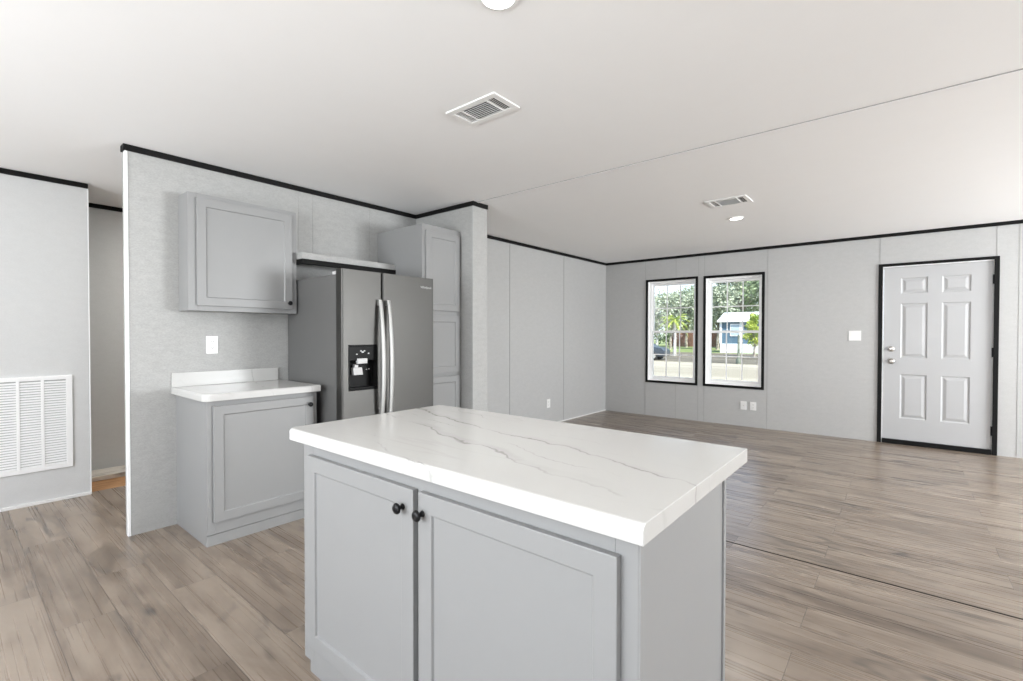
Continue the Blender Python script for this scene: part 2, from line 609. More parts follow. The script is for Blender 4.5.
def sweep(bm, pts, radii, seg=8, flat=1.0):
    pts = [Vector(p) for p in pts]
    rings = []
    for i, p in enumerate(pts):
        d = (pts[min(i + 1, len(pts) - 1)] - pts[max(i - 1, 0)]).normalized()
        t = Vector((0, 0, 1)) if abs(d.z) < 0.95 else Vector((1, 0, 0))
        e1 = d.cross(t).normalized()
        e2 = d.cross(e1)
        r_ = radii[i] if isinstance(radii, (list, tuple)) else radii
        rings.append([bm.verts.new(p + e1 * math.cos(k * 2 * math.pi / seg) * r_ + e2 * math.sin(k * 2 * math.pi / seg) * r_ * flat) for k in range(seg)])
    for A, B in zip(rings, rings[1:]):
        for k in range(seg):
            k2 = (k + 1) % seg
            bm.faces.new([A[k], A[k2], B[k2], B[k]])
    bm.faces.new(rings[0])
    bm.faces.new(rings[-1])


def prism(bm, outline, z0, z1):
    a = [bm.verts.new((x, y, z0)) for x, y in outline]
    b_ = [bm.verts.new((x, y, z1)) for x, y in outline]
    n = len(a)
    for i in range(n):
        bm.faces.new([a[i], a[(i + 1) % n], b_[(i + 1) % n], b_[i]])
    bm.faces.new(a)
    bm.faces.new(b_)


# ------------------------------------------------------------ the room
H0 = 2.44
YF, XK, XA, XL, YR = 7.059, -3.717, -4.935, -3.804, 3.016
YM = 3.065
XR, YB = 5.00, -2.60          # right and back walls (behind the camera)
WX = {1: (-3.101, -2.306, 0.519, 2.112), 2: (-2.228, -1.431, 0.520, 2.106)}   # window casings, outer
DX0, DX1, DZ = -0.226, 0.773, 2.089                                            # front door casing, outer


def wall_y(bm, y0, y1, x0, x1, holes):
    xs = sorted({x0, x1} | {h[0] for h in holes} | {h[1] for h in holes})
    zs = sorted({0.0, H0} | {h[2] for h in holes} | {h[3] for h in holes})
    for i in range(len(xs) - 1):
        for j in range(len(zs) - 1):
            cx, cz = (xs[i] + xs[i + 1]) / 2, (zs[j] + zs[j + 1]) / 2
            if not any(h[0] < cx < h[1] and h[2] < cz < h[3] for h in holes):
                box(bm, xs[i], xs[i + 1], y0, y1, zs[j], zs[j + 1])


b = BM()
cs = 0.022
holes = [(a + cs, c - cs, d + cs, e - cs) for a, c, d, e in WX.values()] + [(DX0 + 0.03, DX1 - 0.03, 0.0, DZ - 0.03)]
wall_y(b, YF, YF + 0.13, XL - 0.15, XR + 0.12, holes)
struct('wall_front', b, 'wall')
b = BM()
box(b, XL - 0.12, XL, 3.200, YF, 0, H0)
struct('wall_living', b, 'wall')
b = BM()
box(b, XK - 0.06, XK, 0.747, YR, 0, H0)
struct('wall_kitchen', b, 'wallk')
b = BM()
box(b, XK - 0.10, -2.935, YR, 3.200, 0, H0)
struct('wall_return', b, 'wallk')
b = BM()
box(b, XA - 0.11, XA, YB, 0.757, 0, H0)
struct('wall_left', b, 'walll')
b = BM()
box(b, -5.737, -5.637, -0.2, 3.3, 0, H0)
struct('wall_hall', b, 'walll')
b = BM()
box(b, -5.637, XL - 0.12, 3.200, 3.32, 0, H0)
box(b, -5.637, XA - 0.11, -0.3, -0.2, 0, H0)
struct('wall_hall_end', b, 'wall')
# back and side walls with window openings (behind the camera)
b = BM()
wall_y(b, YB - 0.12, YB, XA - 0.11, XR + 0.12, [(-3.4, 0.7, 0.7, 2.2)])
struct('wall_back', b, 'wall')
b = BM()
for (ya_, yb_, za, zb) in ((YB, -0.6, 0, H0), (-0.6, 1.8, 0, 0.5), (-0.6, 1.8, 2.2, H0), (1.8, 3.9, 0, H0), (3.9, 6.1, 0, 0.6), (3.9, 6.1, 2.1, H0), (6.1, YF, 0, H0)):
    box(b, XR, XR + 0.12, ya_, yb_, za, zb)
struct('wall_right', b, 'wall')
# floor
b = BM()
box(b, -4.99, XR + 0.12, YB - 0.12, YF + 0.13, -0.10, 0.0)
struct('floor', b, 'floor')
b = BM()
box(b, -5.75, -4.99, YB - 0.12, 3.35, -0.10, -0.006)
struct('floor_hall', b, 'plywood')
b = BM()
box(b, -5.75, XR + 0.12, YB - 0.12, YF + 0.13, H0, H0 + 0.12)
struct('ceiling', b, 'ceil')

# floor and ceiling seams along the marriage line
b = BM()
box(b, -2.935, XR, YM - 0.004, YM + 0.004, 0.0, 0.0015)
struct('trim_1', b, 'black')
b = BM()
box(b, -2.935, XR, YM - 0.009, YM + 0.009, H0 - 0.005, H0)
struct('trim_2', b, 'ceil', bevel=0.002)
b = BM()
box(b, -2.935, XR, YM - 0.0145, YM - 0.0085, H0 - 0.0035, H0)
struct('trim_3', b, 'seam')  # grey strip painted as the shadow line along the ceiling batten
# black crown strips
TH, TT = 0.038, 0.013
tn = [3]


def trim(x0, x1, y0, y1, z0, z1, m_='black', bevel=0.002):
    tn[0] += 1
    b_ = BM()
    box(b_, x0, x1, y0, y1, z0, z1)
    return struct('trim_%d' % tn[0], b_, m_, bevel=bevel)


zt = H0 - TH
trim(XL, XR, YF - TT, YF, zt, H0)
trim(XL, XL + TT, 3.200, YF - TT, zt, H0)
trim(XK, XK + TT, 0.747, YR - TT, zt, H0)
trim(XK, -2.935, YR - TT, YR, zt, H0)
trim(-2.935, -2.935 + TT, YR - TT, 3.200, zt, H0)
trim(XK - 0.06, XK + TT, 0.747 - TT, 0.747, zt, H0)
trim(XA, XA + TT, YB, 0.757, zt, H0)
trim(-5.637, -5.637 + TT, -0.2, 3.200, zt, H0)
# corner beads on wall ends
trim(XK - 0.030, XK + 0.004, 0.742, 0.748, 0, zt, 'white')
trim(XK + 0.0, XK + 0.004, 0.748, 0.757, 0, zt, 'white')
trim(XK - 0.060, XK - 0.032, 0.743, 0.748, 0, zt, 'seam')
trim(XA - 0.02, XA + 0.004, 0.754, 0.760, 0, zt, 'white')
# pale shoe strips at the floor
trim(XA, XA + 0.012, YB, 0.757, 0, 0.022, 'whitetrim')
trim(XL, XL + 0.010, 3.200, YF, 0, 0.016, 'whitetrim')
# wallboard seams: thin battens with groove shadow in their grey, kitchen ones in wall finish
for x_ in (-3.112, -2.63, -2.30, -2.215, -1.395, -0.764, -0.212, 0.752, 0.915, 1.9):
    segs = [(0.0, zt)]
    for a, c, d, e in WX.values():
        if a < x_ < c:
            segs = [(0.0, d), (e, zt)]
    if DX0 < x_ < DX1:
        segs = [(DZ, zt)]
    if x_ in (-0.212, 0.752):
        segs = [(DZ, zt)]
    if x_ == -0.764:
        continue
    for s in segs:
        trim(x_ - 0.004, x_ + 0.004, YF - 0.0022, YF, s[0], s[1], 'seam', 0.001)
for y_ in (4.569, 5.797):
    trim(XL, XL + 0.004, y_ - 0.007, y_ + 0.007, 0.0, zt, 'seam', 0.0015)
for y_ in (1.838, 1.954, 2.49):
    trim(XK, XK + 0.002, y_ - 0.004, y_ + 0.004, 1.9, zt, 'wallk', 0.001)
trim(-2.947, -2.9335, YR - 0.003, YR, 0, zt, 'wall', 0.001)


# ------------------------------------------------------------ windows
def window(n, x0, x1, z0, z1, label):
    fx0, fx1, fz0, fz1 = x0 + cs, x1 - cs, z0 + cs, z1 - cs
    # white jamb lining the opening
    b_ = BM()
    ya_, yb_ = YF - 0.001, YF + 0.13
    t = 0.012
    box(b_, fx0, fx0 + t, ya_, yb_, fz0, fz1)
    box(b_, fx1 - t, fx1, ya_, yb_, fz0, fz1)
    box(b_, fx0 + t, fx1 - t, ya_, yb_, fz0, fz0 + t)
    box(b_, fx0 + t, fx1 - t, ya_, yb_, fz1 - t, fz1)
    # vinyl master frame
    yc = YF + 0.055
    w = 0.030
    box(b_, fx0 + t, fx0 + t + w, yc, yc + 0.07, fz0 + t, fz1 - t)
    box(b_, fx1 - t - w, fx1 - t, yc, yc + 0.07, fz0 + t, fz1 - t)
    box(b_, fx0 + t + w, fx1 - t - w, yc, yc + 0.07, fz0 + t, fz0 + t + w)
    box(b_, fx0 + t + w, fx1 - t - w, yc, yc + 0.07, fz1 - t - w, fz1 - t)
    root = struct('window_%d' % n, b_, 'white', bevel=0.002)
    # black casing on the wall
    b_ = BM()
    box(b_, x0, x0 + 0.034, YF - 0.014, YF, z0, z1)
    box(b_, x1 - 0.034, x1, YF - 0.014, YF, z0, z1)
    box(b_, x0 + 0.034, x1 - 0.034, YF - 0.014, YF, z0, z0 + 0.034)
    box(b_, x0 + 0.034, x1 - 0.034, YF - 0.014, YF, z1 - 0.034, z1)
    obj('casing', b_, 'black', root, bevel=0.002)
    ix0, ix1 = fx0 + t + w, fx1 - t - w
    iz0, iz1 = fz0 + t + w, fz1 - t - w
    mid = (iz0 + iz1) / 2 - 0.01
    for nm, a, c, yy in (('upper_sash', mid - 0.018, iz1, yc + 0.042), ('lower_sash', iz0, mid + 0.018, yc + 0.010)):
        b_ = BM()
        s = 0.026
        box(b_, ix0, ix0 + s, yy, yy + 0.026, a, c)
        box(b_, ix1 - s, ix1, yy, yy + 0.026, a, c)
        box(b_, ix0 + s, ix1 - s, yy, yy + 0.026, a, a + 0.034)
        box(b_, ix0 + s, ix1 - s, yy, yy + 0.026, c - 0.034, c)
        sash = obj(nm, b_, 'white', root, bevel=0.002)
        gx0, gx1, gz0, gz1 = ix0 + s, ix1 - s, a + 0.034, c - 0.034
        b_ = BM()
        g = 0.0075
        for k in (1, 2):
            xx = gx0 + (gx1 - gx0) * k / 3
            box(b_, xx - g, xx + g, yy + 0.009, yy + 0.017, gz0, gz1)
        zz = (gz0 + gz1) / 2
        box(b_, gx0, gx1, yy + 0.0085, yy + 0.0175, zz - g, zz + g)
        obj('muntin_grid', b_, 'white', sash)
        b_ = BM()
        box(b_, gx0 - 0.005, gx1 + 0.005, yy + 0.011, yy + 0.015, gz0 - 0.005, gz1 + 0.005)
        obj('pane', b_, 'glass', sash)
    b_ = BM()
    box(b_, (ix0 + ix1) / 2 - 0.03, (ix0 + ix1) / 2 + 0.03, yc - 0.004, yc + 0.010, mid + 0.004, mid + 0.014)
    obj('latch', b_, 'white', root, bevel=0.002)
    root['label'] = label
    return root


window(1, *WX[1], 'black-cased single-hung window on the left, showing a parked car outside')
window(2, *WX[2], 'black-cased single-hung window on the right, showing the blue house outside')

# ------------------------------------------------------------ front door
b = BM()
cw = 0.040
box(b, DX0, DX0 + cw, YF - 0.016, YF + 0.0, 0, DZ)
box(b, DX1 - cw, DX1, YF - 0.016, YF + 0.0, 0, DZ)
box(b, DX0 + cw, DX1 - cw, YF - 0.016, YF + 0.0, DZ - cw + 0.008, DZ)
dcas = struct('door_1', b, 'black', bevel=0.002)
dcas['label'] = 'white six-panel front door in a black casing'
xi0, xi1 = DX0 + 0.03, DX1 - 0.03
b = BM()
box(b, xi0, xi0 + 0.016, YF + 0.0, YF + 0.13, 0, DZ - 0.03)
box(b, xi1 - 0.012, xi1, YF + 0.0, YF + 0.13, 0, DZ - 0.03)
box(b, xi0 + 0.016, xi1 - 0.012, YF + 0.0, YF + 0.13, DZ - 0.042, DZ - 0.03)
obj('door_jamb', b, 'white', dcas)
b = BM()
xf = frame3((0, YF + 0.012, 0), (1, 0, 0), (0, 0, 1), (0, -1, 0))
cols = ((-0.020, 0.212), (0.332, 0.562))
rows = ((0.300, 0.808), (0.998, 1.624), (1.736, 1.918))
pans = [(c[0], c[1], r_[0], r_[1]) for c in cols for r_ in rows]
panel_slab(b, xf, xi0 + 0.020, xi1 - 0.014, 0.052, DZ - 0.044, 0.045, pans, [(0.010, -0.009), (0.020, -0.009), (0.045, -0.001)])
slab = obj('door_slab', b, 'door', dcas, bevel=0.0015)
b = BM()
box(b, xi0 + 0.016, xi1 - 0.012, YF - 0.015, YF + 0.13, 0, 0.050)
obj('threshold', b, 'black', dcas, bevel=0.003)
for zc, nm in ((1.100, 'deadbolt'), (0.958, 'door_handle')):
    b = BM()
    if nm == 'deadbolt':
        lathe(b, (-0.102, YF + 0.012, zc), (0, -1, 0), [(0.031, 0), (0.031, 0.006), (0.026, 0.014), (0.010, 0.015), (0.0, 0.015)])
        box(b, -0.107, -0.097, YF - 0.022, YF, zc - 0.017, zc + 0.017)
    else:
        lathe(b, (-0.102, YF + 0.012, zc), (0, -1, 0), [(0.033, 0), (0.033, 0.005), (0.026, 0.010), (0.012, 0.014), (0.011, 0.030), (0.020, 0.036), (0.027, 0.046), (0.027, 0.058), (0.018, 0.066), (0, 0.067)])
    o = obj(nm, b, 'nickel', slab, smooth=True)
    o['label'] = 'satin nickel ' + ('deadbolt thumb turn' if nm == 'deadbolt' else 'door knob')
for zc in (0.25, 1.08, 1.85):
    b = BM()
    lathe(b, (xi1 - 0.013, YF + 0.001, zc - 0.05), (0, 0, 1), [(0.006, 0), (0.006, 0.1)], 10)
    box(b, xi1 - 0.020, xi1 - 0.013, YF + 0.0, YF + 0.0125, zc - 0.048, zc + 0.048)
    obj('hinge', b, 'knob', dcas)


# ------------------------------------------------------------ knobs, doors, cabinets
def knob_prof():
    return [(0.009, 0), (0.009, 0.003), (0.0065, 0.006), (0.006, 0.013), (0.011, 0.017), (0.0155, 0.020), (0.0158, 0.024), (0.013, 0.028), (0.006, 0.030), (0, 0.0302)]


def shaker(name, parent, origin, u, v, n, u0, u1, v0, v1, knob=None, st=0.054, extra=None):
    b_ = BM()
    xf_ = frame3(origin, u, v, n)
    panel_slab(b_, xf_, u0, u1, v0, v1, 0.019, [(u0 + st, u1 - st, v0 + st, v1 - st)], [(0.0035, -0.0075)])
    d = obj(name, b_, 'cab', parent, bevel=0.002)
    if knob:
        b_ = BM()
        lathe(b_, xf_(knob[0], knob[1], 0), n, knob_prof())
        k_ = obj('knob', b_, 'knob', d, smooth=True)
        k_['label'] = 'round black knob'
    return d


# --- island
IX0, IX1, IY0, IY1, IZ = -1.722, -0.393, 0.866, 1.420, 0.871
isl = thing('island_cabinet', 'grey two-door kitchen island cabinet with black knobs under the large marble top', 'cabinet', (-1.06, 1.14, 0))
b = BM()
box(b, IX0, IX1, IY0 + 0.019, IY1, 0.10, IZ)
box(b, IX0 + 0.012, IX1, IY0 + 0.022, IY1, 0.0, 0.10)
obj('cabinet_body', b, 'cab', isl, bevel=0.0015)
b = BM()
f0 = IY0
for (a, c, d, e) in ((IX0, IX0 + 0.070, 0.06, IZ), (IX1 - 0.050, IX1, 0.06, IZ), (IX0 + 0.070, IX1 - 0.050, 0.06, 0.150), (IX0 + 0.070, IX1 - 0.050, 0.80, IZ), (-1.085, -1.010, 0.150, 0.80)):
    box(b, a, c, f0, f0 + 0.019, d, e)
obj('face_frame', b, 'cab', isl, bevel=0.001)
shaker('door', isl, (0, 0.847, 0), (1, 0, 0), (0, 0, 1), (0, -1, 0), -1.665, -1.060, 0.130, 0.829, knob=(-1.105, 0.772))
shaker('door', isl, (0, 0.847, 0), (1, 0, 0), (0, 0, 1), (0, -1, 0), -1.037, -0.430, 0.130, 0.829, knob=(-1.029, 0.772) if False else (-1.018, 0.772))
b = BM()
box(b, IX0 + 0.015, IX1 - 0.0, IY0 + 0.014, IY0 + 0.022, 0.0, 0.06)
obj('toe_kick', b, 'cab', isl)
b = BM()
box(b, IX1, IX1 + 0.004, IY0 + 0.001, IY1 - 0.012, 0.0, IZ)
obj('end_panel', b, 'cab', isl)
b = BM()
box(b, IX1 - 0.01, IX1 + 0.010, IY1 - 0.012, IY1 + 0.006, 0.0, IZ)
obj('corner_moulding', b, 'cab', isl, bevel=0.002)

# island worktop
b = BM()


def rounded_outline(x0, x1, y0, y1, rr):
    """rr: radii for corners (x0,y0),(x1,y0),(x1,y1),(x0,y1)"""
    pts = []
    cor = [(x0, y0, 1, 1, math.pi), (x1, y0, -1, 1, 1.5 * math.pi), (x1, y1, -1, -1, 0), (x0, y1, 1, -1, 0.5 * math.pi)]
    for (cx, cy_, sx, sy, a0), r_ in zip(cor, rr):
        if r_ <= 0:
            pts.append((cx, cy_))
            continue
        for k in range(9):
            a = a0 + k / 8 * math.pi / 2
            pts.append((cx + sx * r_ + math.cos(a) * r_, cy_ + sy * r_ + math.sin(a) * r_))
    return pts


def worktop(name, x0, x1, y0, y1, z0, z1, rr, sharp, r_edge=0.012):
    b_ = BM()
    prism(b_, rounded_outline(x0, x1, y0, y1, rr), z0, z1)
    bmesh.ops.recalc_face_normals(b_, faces=b_.faces[:])
    es = []
    for e_ in b_.edges:
        z_ = [v.co.z for v in e_.verts]
        if abs(z_[0] - z_[1]) < 1e-6 and z_[0] > z0 + 1e-4:
            mx_ = (e_.verts[0].co + e_.verts[1].co) / 2
            if not sharp(mx_):
                es.append(e_)
    bmesh.ops.bevel(b_, geom=es, offset=r_edge, segments=4, profile=0.5, affect='EDGES')
    return b_


b = worktop('t', -1.800, -0.370, 0.836, 1.603, 0.871, 0.913, (0.035, 0, 0, 0), lambda p: p.x > -0.375 or p.y > 1.60)
o = obj('island_worktop', b, 'marble', bevel=0.0015)
tag(o, 'large white marble-look worktop with grey veins on the kitchen island', 'countertop')

# --- base cabinet beside the fridge
bc = thing('base_cabinet', 'grey one-door base cabinet with black knob, standing left of the refrigerator', 'cabinet', (-3.44, 1.345, 0))
b = BM()
box(b, XK, -3.180, 1.001, 1.682, 0.0, 0.871)
obj('cabinet_body', b, 'cab', bc, bevel=0.0015)
b = BM()
for (a, c, d, e) in ((1.001, 1.045, 0.069, 0.871), (1.645, 1.682, 0.069, 0.871), (1.045, 1.645, 0.069, 0.155), (1.045, 1.645, 0.825, 0.871)):
    box(b, -3.180, -3.161, a, c, d, e)
obj('face_frame', b, 'cab', bc, bevel=0.001)
b = BM()
box(b, -3.180, -3.168, 1.001, 1.682, 0, 0.064)
obj('toe_kick', b, 'cab', bc, bevel=0.001)
shaker('door', bc, (-3.142, 0, 0), (0, 1, 0), (0, 0, 1), (1, 0, 0), 1.034, 1.650, 0.142, 0.837, knob=(1.620, 0.785))
b = worktop('t', XK, -3.114, 0.974, 1.688, 0.871, 0.914, (0, 0.045, 0, 0), lambda p: p.x < XK + 0.01 or p.y > 1.685)
wt = obj('small_worktop', b, 'marble', bevel=0.001)
tag(wt, 'small white marble-look worktop with backsplash on the base cabinet left of the refrigerator', 'countertop')
b = BM()
box(b, XK, XK + 0.018, 0.974, 1.662, 0.914, 1.009)
obj('backsplash', b, 'marble', wt, bevel=0.003)

# --- wall cabinet
wc = thing('wall_cabinet', 'grey one-door wall cabinet hanging above the small worktop', 'cabinet', (-3.63, 1.375, 1.419))
b = BM()
box(b, XK, -3.554, 1.022, 1.727, 1.419, 2.181)
obj('cabinet_body', b, 'cab', wc, bevel=0.0015)
b = BM()
for (a, c, d, e) in ((1.022, 1.075, 1.419, 2.181), (1.680, 1.727, 1.419, 2.181), (1.075, 1.680, 1.419, 1.465), (1.075, 1.680, 2.14, 2.181)):
    box(b, -3.554, -3.535, a, c, d, e)
obj('face_frame', b, 'cab', wc, bevel=0.001)
shaker('door', wc, (-3.515, 0, 0), (0, 1, 0), (0, 0, 1), (1, 0, 0), 1.068, 1.686, 1.452, 2.151, knob=(1.661, 1.495))

# --- shelf over the fridge
sh = thing('wall_shelf', 'grey shelf board edged in black above the refrigerator', 'shelf', (-3.58, 2.15, 1.79))
b = BM()
box(b, XK, -3.450, 1.728, 2.5695, 1.830, 1.876)
obj('shelf_board', b, 'wallk', sh, bevel=0.001)
b = BM()
box(b, -3.464, -3.446, 1.728, 2.5695, 1.792, 1.829)
box(b, XK, -3.464, 1.728, 1.742, 1.792, 1.829)
obj('edge_strip', b, 'black', sh, bevel=0.001)

# --- pantry
pc = thing('pantry_cabinet', 'tall grey pantry cabinet with three stacked doors right of the refrigerator', 'cabinet', (-3.40, 2.79, 0))
b = BM()
box(b, XK, -3.110, 2.5705, 3.014, 0.0, 2.190)
obj('cabinet_body', b, 'cab', pc, bevel=0.0015)
b = BM()
cuts = [0.06, 0.13, 0.825, 0.895, 1.335, 1.415, 2.130, 2.190]
for d, e in ((0.06, 0.13), (0.888, 0.938), (1.418, 1.478), (2.130, 2.190)):
    box(b, -3.110, -3.091, 2.612, 2.975, d, e)
box(b, -3.110, -3.091, 2.5705, 2.612, 0.06, 2.190)
box(b, -3.110, -3.091, 2.975, 3.014, 0.06, 2.190)
obj('face_frame', b, 'cab', pc, bevel=0.001)
for d, e in ((0.115, 0.898), (0.928, 1.428), (1.468, 2.142)):
    shaker('door', pc, (-3.072, 0, 0), (0, 1, 0), (0, 0, 1), (1, 0, 0), 2.602, 2.990, d, e)

# ------------------------------------------------------------ refrigerator
fr = thing('refrigerator', 'stainless side-by-side refrigerator with black water dispenser and long bowed handles', 'refrigerator', (-3.33, 2.13, 0))
FX = -2.900
b = BM()
box(b, -3.700, -2.990, 1.738, 2.522, 0.03, 1.678)
obj('cabinet_body', b, 'fside', fr, bevel=0.004)
b = BM()
box(b, -2.992, -2.972, 1.748, 2.512, 0.09, 1.672)
obj('gasket', b, 'fdark', fr)
b = BM()
box(b, -2.99, -2.955, 1.745, 2.515, 0.012, 0.085)
for k in range(12):
    y_ = 1.80 + k * 0.058
    box(b, -2.9555, -2.950, y_, y_ + 0.04, 0.02, 0.07)
obj('base_grille', b, 'fdark', fr)
for x_ in (-3.6, -3.05):
    for y_ in (1.80, 2.46):
        b = BM()
        lathe(b, (x_, y_, 0), (0, 0, 1), [(0.018, 0), (0.018, 0.031)], 12)
        obj('foot', b, 'fdark', fr)


def fdoor(y0, y1, holes_):
    """door with a rounded front edge; optional rectangular hole"""
    b_ = BM()
    z0, z1 = 0.095, 1.708
    r_ = 0.012
    # cross section in y, x
    sec = [(y0, -2.972), (y0, FX - r_)] + [(y0 + r_ - r_ * math.cos(a), FX - r_ + r_ * math.sin(a)) for a in [k * math.pi / 8 for k in range(1, 5)]]
    sec += [(y1 - r_ + r_ * math.sin(a), FX - r_ + r_ * math.cos(a)) for a in [k * math.pi / 8 for k in range(0, 5)]] + [(y1, -2.972)]
    prism(b_, [(x, y) for y, x in sec], z0, z1)
    return b_


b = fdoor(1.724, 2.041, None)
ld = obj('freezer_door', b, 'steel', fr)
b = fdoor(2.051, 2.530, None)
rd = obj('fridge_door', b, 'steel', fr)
for nm, yy in (('hinge_cover', 1.775), ('hinge_cover', 2.478)):
    b = BM()
    box(b, -3.055, -2.940, yy - 0.035, yy + 0.035, 1.678, 1.700)
    obj(nm, b, 'silverplastic', fr, bevel=0.005)
# cut the dispenser opening
dy0, dy1, dz0, dz1 = 1.771, 2.003, 0.876, 1.193
cut = BM()
box(cut, -2.960, -2.85, dy0 + 0.008, dy1 - 0.008, dz0 + 0.008, dz1 - 0.008)
cme = D.meshes.new('cut')
bmesh.ops.recalc_face_normals(cut, faces=cut.faces[:])
cut.to_mesh(cme)
cut.free()
cuto = D.objects.new('cut', cme)
C.objects.link(cuto)
md = ld.modifiers.new('cut', 'BOOLEAN')
md.operation = 'DIFFERENCE'
md.object = cuto
md.solver = 'EXACT'
bpy.context.view_layer.update()
dg = bpy.context.evaluated_depsgraph_get()
nm_ = D.meshes.new_from_object(ld.evaluated_get(dg))
ld.modifiers.clear()
ld.data = nm_
D.objects.remove(cuto)
# dispenser: bezel, cavity, control panel, spouts
b = BM()
e = 0.010
box(b, FX - 0.004, FX + 0.004, dy0, dy1, dz0, dz0 + e)
box(b, FX - 0.004, FX + 0.004, dy0, dy0 + e, dz0 + e, dz1 - e)
box(b, FX - 0.004, FX + 0.004, dy1 - e, dy1, dz0 + e, dz1 - e)
box(b, FX - 0.004, FX + 0.004, dy0, dy1, dz1 - e, dz1)
box(b, -2.958, -2.952, dy0 + e, dy1 - e, dz0 + e, dz1 - e)     # back of the cavity
box(b, -2.952, FX, dy0 + e, dy1 - e, dz0 + e - 0.001, dz0 + 0.022)     # drip tray
box(b, -2.952, FX + 0.001, dy0 + e, dy1 - e, 1.085, dz1 - e)   # upper control block
disp = obj('water_dispenser', b, 'gloss', ld, bevel=0.002)
disp['label'] = 'glossy black ice and water dispenser'
for (y0, y1, z0, z1, x0, x1, nm) in ((1.836, 1.915, 1.062, 1.098, -2.912, -2.893, 'spout_housing'), (1.812, 1.880, 0.985, 1.035, -2.935, -2.905, 'dispenser_paddle'), (1.822, 1.850, 1.035, 1.055, -2.93, -2.905, 'spout')):
    b = BM()
    vv_ = box(b, x0, x1, y0, y1, z0, z1)
    if nm == 'dispenser_paddle':
        for v in vv_:
            if v.co.z < 1.0 and v.co.x > -2.92:
                v.co.x += 0.012
    o = obj(nm, b, 'silverplastic', ld, bevel=0.002)
for yy, zz, s in ((1.868, 1.150, 0.006), (1.895, 1.150, 0.006), (1.881, 1.142, 0.008), (1.835, 1.128, 0.006), (1.928, 1.132, 0.006), (1.945, 1.015, 0.005), (1.965, 1.018, 0.006)):
    xx = FX + 0.001 if zz > 1.085 else -2.952
    b = BM()
    box(b, xx, xx + 0.0008, yy - s, yy + s, zz - s * 0.6, zz + s * 0.6)
    obj('control_icon', b, 'silverplastic', disp)


# bowed handles: a flat blade that stands off the door, bulging in the middle
def handle(yc, parent):
    b_ = BM()
    n = 28
    z0, z1 = 0.56, 1.512
    w = 0.017
    rings = []
    for k in range(n + 1):
        t = k / n
        z_ = z0 + (z1 - z0) * t
        bow = math.sin(math.pi * t)
        xo = FX + 0.020 + 0.040 * bow ** 0.8
        th = 0.017
        ww = w * (0.82 + 0.25 * bow)
        ring = []
        for a in range(12):
            an = a * 2 * math.pi / 12
            ca, sa = math.cos(an), math.sin(an)
            sg = lambda q_: math.copysign(abs(q_) ** 0.5, q_)
            ring.append(b_.verts.new((xo + sg(ca) * th / 2, yc + sg(sa) * ww, z_)))
        rings.append(ring)
    for A, B in zip(rings, rings[1:]):
        for k in range(12):
            b_.faces.new([A[k], A[(k + 1) % 12], B[(k + 1) % 12], B[k]])
    b_.faces.new(rings[0])
    b_.faces.new(rings[-1])
    for z_ in (z0 + 0.012, z1 - 0.030):
        box(b_, FX - 0.001, FX + 0.024, yc - 0.011, yc + 0.011, z_ - 0.01, z_ + 0.028)
    h = obj('handle', b_, 'handle', parent, smooth=False)
    h['label'] = 'bright bowed steel handle'
    for p in h.data.polygons:
        p.use_smooth = len(p.vertices) == 4
    md_ = h.modifiers.new('edge', 'EDGE_SPLIT')
    md_.split_angle = R(50)
    return h


handle(2.012, ld)
handle(2.082, rd)
# badge
cu = D.curves.new('badge', 'FONT')
cu.body = 'Whirlpool'
cu.size = 0.026
cu.extrude = 0.0006
bo = D.objects.new('badge_tmp', cu)
C.objects.link(bo)
bpy.context.view_layer.update()
dg = bpy.context.evaluated_depsgraph_get()
bme = D.meshes.new_from_object(bo.evaluated_get(dg))
D.objects.remove(bo)
bme.transform(Matrix.Translation((FX + 0.001, 2.395, 1.625)) @ Matrix(((0, 0, 1, 0), (1, 0, 0, 0), (0, 1, 0, 0), (0, 0, 0, 1))))
bd = D.objects.new('badge', bme)
bme.materials.clear()
bme.materials.append(M['handle'])
C.objects.link(bd)
bd.parent = rd
bd.matrix_parent_inverse = Matrix.Translation(-parent_world(rd))


# ------------------------------------------------------------ wall plates
def plate_y(name, cx, cz, w, h, toggles, label, cat, group=None):
    root = thing(name, label, cat, (cx, YF, cz), group)
    b_ = BM()
    box(b_, cx - w / 2, cx + w / 2, YF - 0.007, YF, cz - h / 2, cz + h / 2)
    obj('cover_plate', b_, 'plate', root, bevel=0.0025)
    fill_plate(root, frame3((cx, YF - 0.007, cz), (1, 0, 0), (0, 0, 1), (0, -1, 0)), toggles)
    return root


def plate_x(name, x, cy_, cz, w, h, toggles, label, cat, group=None):
    root = thing(name, label, cat, (x, cy_, cz), group)
    b_ = BM()
    box(b_, x, x + 0.007, cy_ - w / 2, cy_ + w / 2, cz - h / 2, cz + h / 2)
    obj('cover_plate', b_, 'plate', root, bevel=0.0025)
    fill_plate(root, frame3((x + 0.007, cy_, cz), (0, 1, 0), (0, 0, 1), (1, 0, 0)), toggles)
    return root


def boxf(b_, xf_, u0, u1, v0, v1, n0, n1):
    vs_ = [b_.verts.new(xf_(u, v, n)) for n in (n0, n1) for v in (v0, v1) for u in (u0, u1)]
    for f in ((0, 2, 3, 1), (4, 5, 7, 6), (0, 1, 5, 4), (2, 6, 7, 3), (0, 4, 6, 2), (1, 3, 7, 5)):
        b_.faces.new([vs_[i] for i in f])


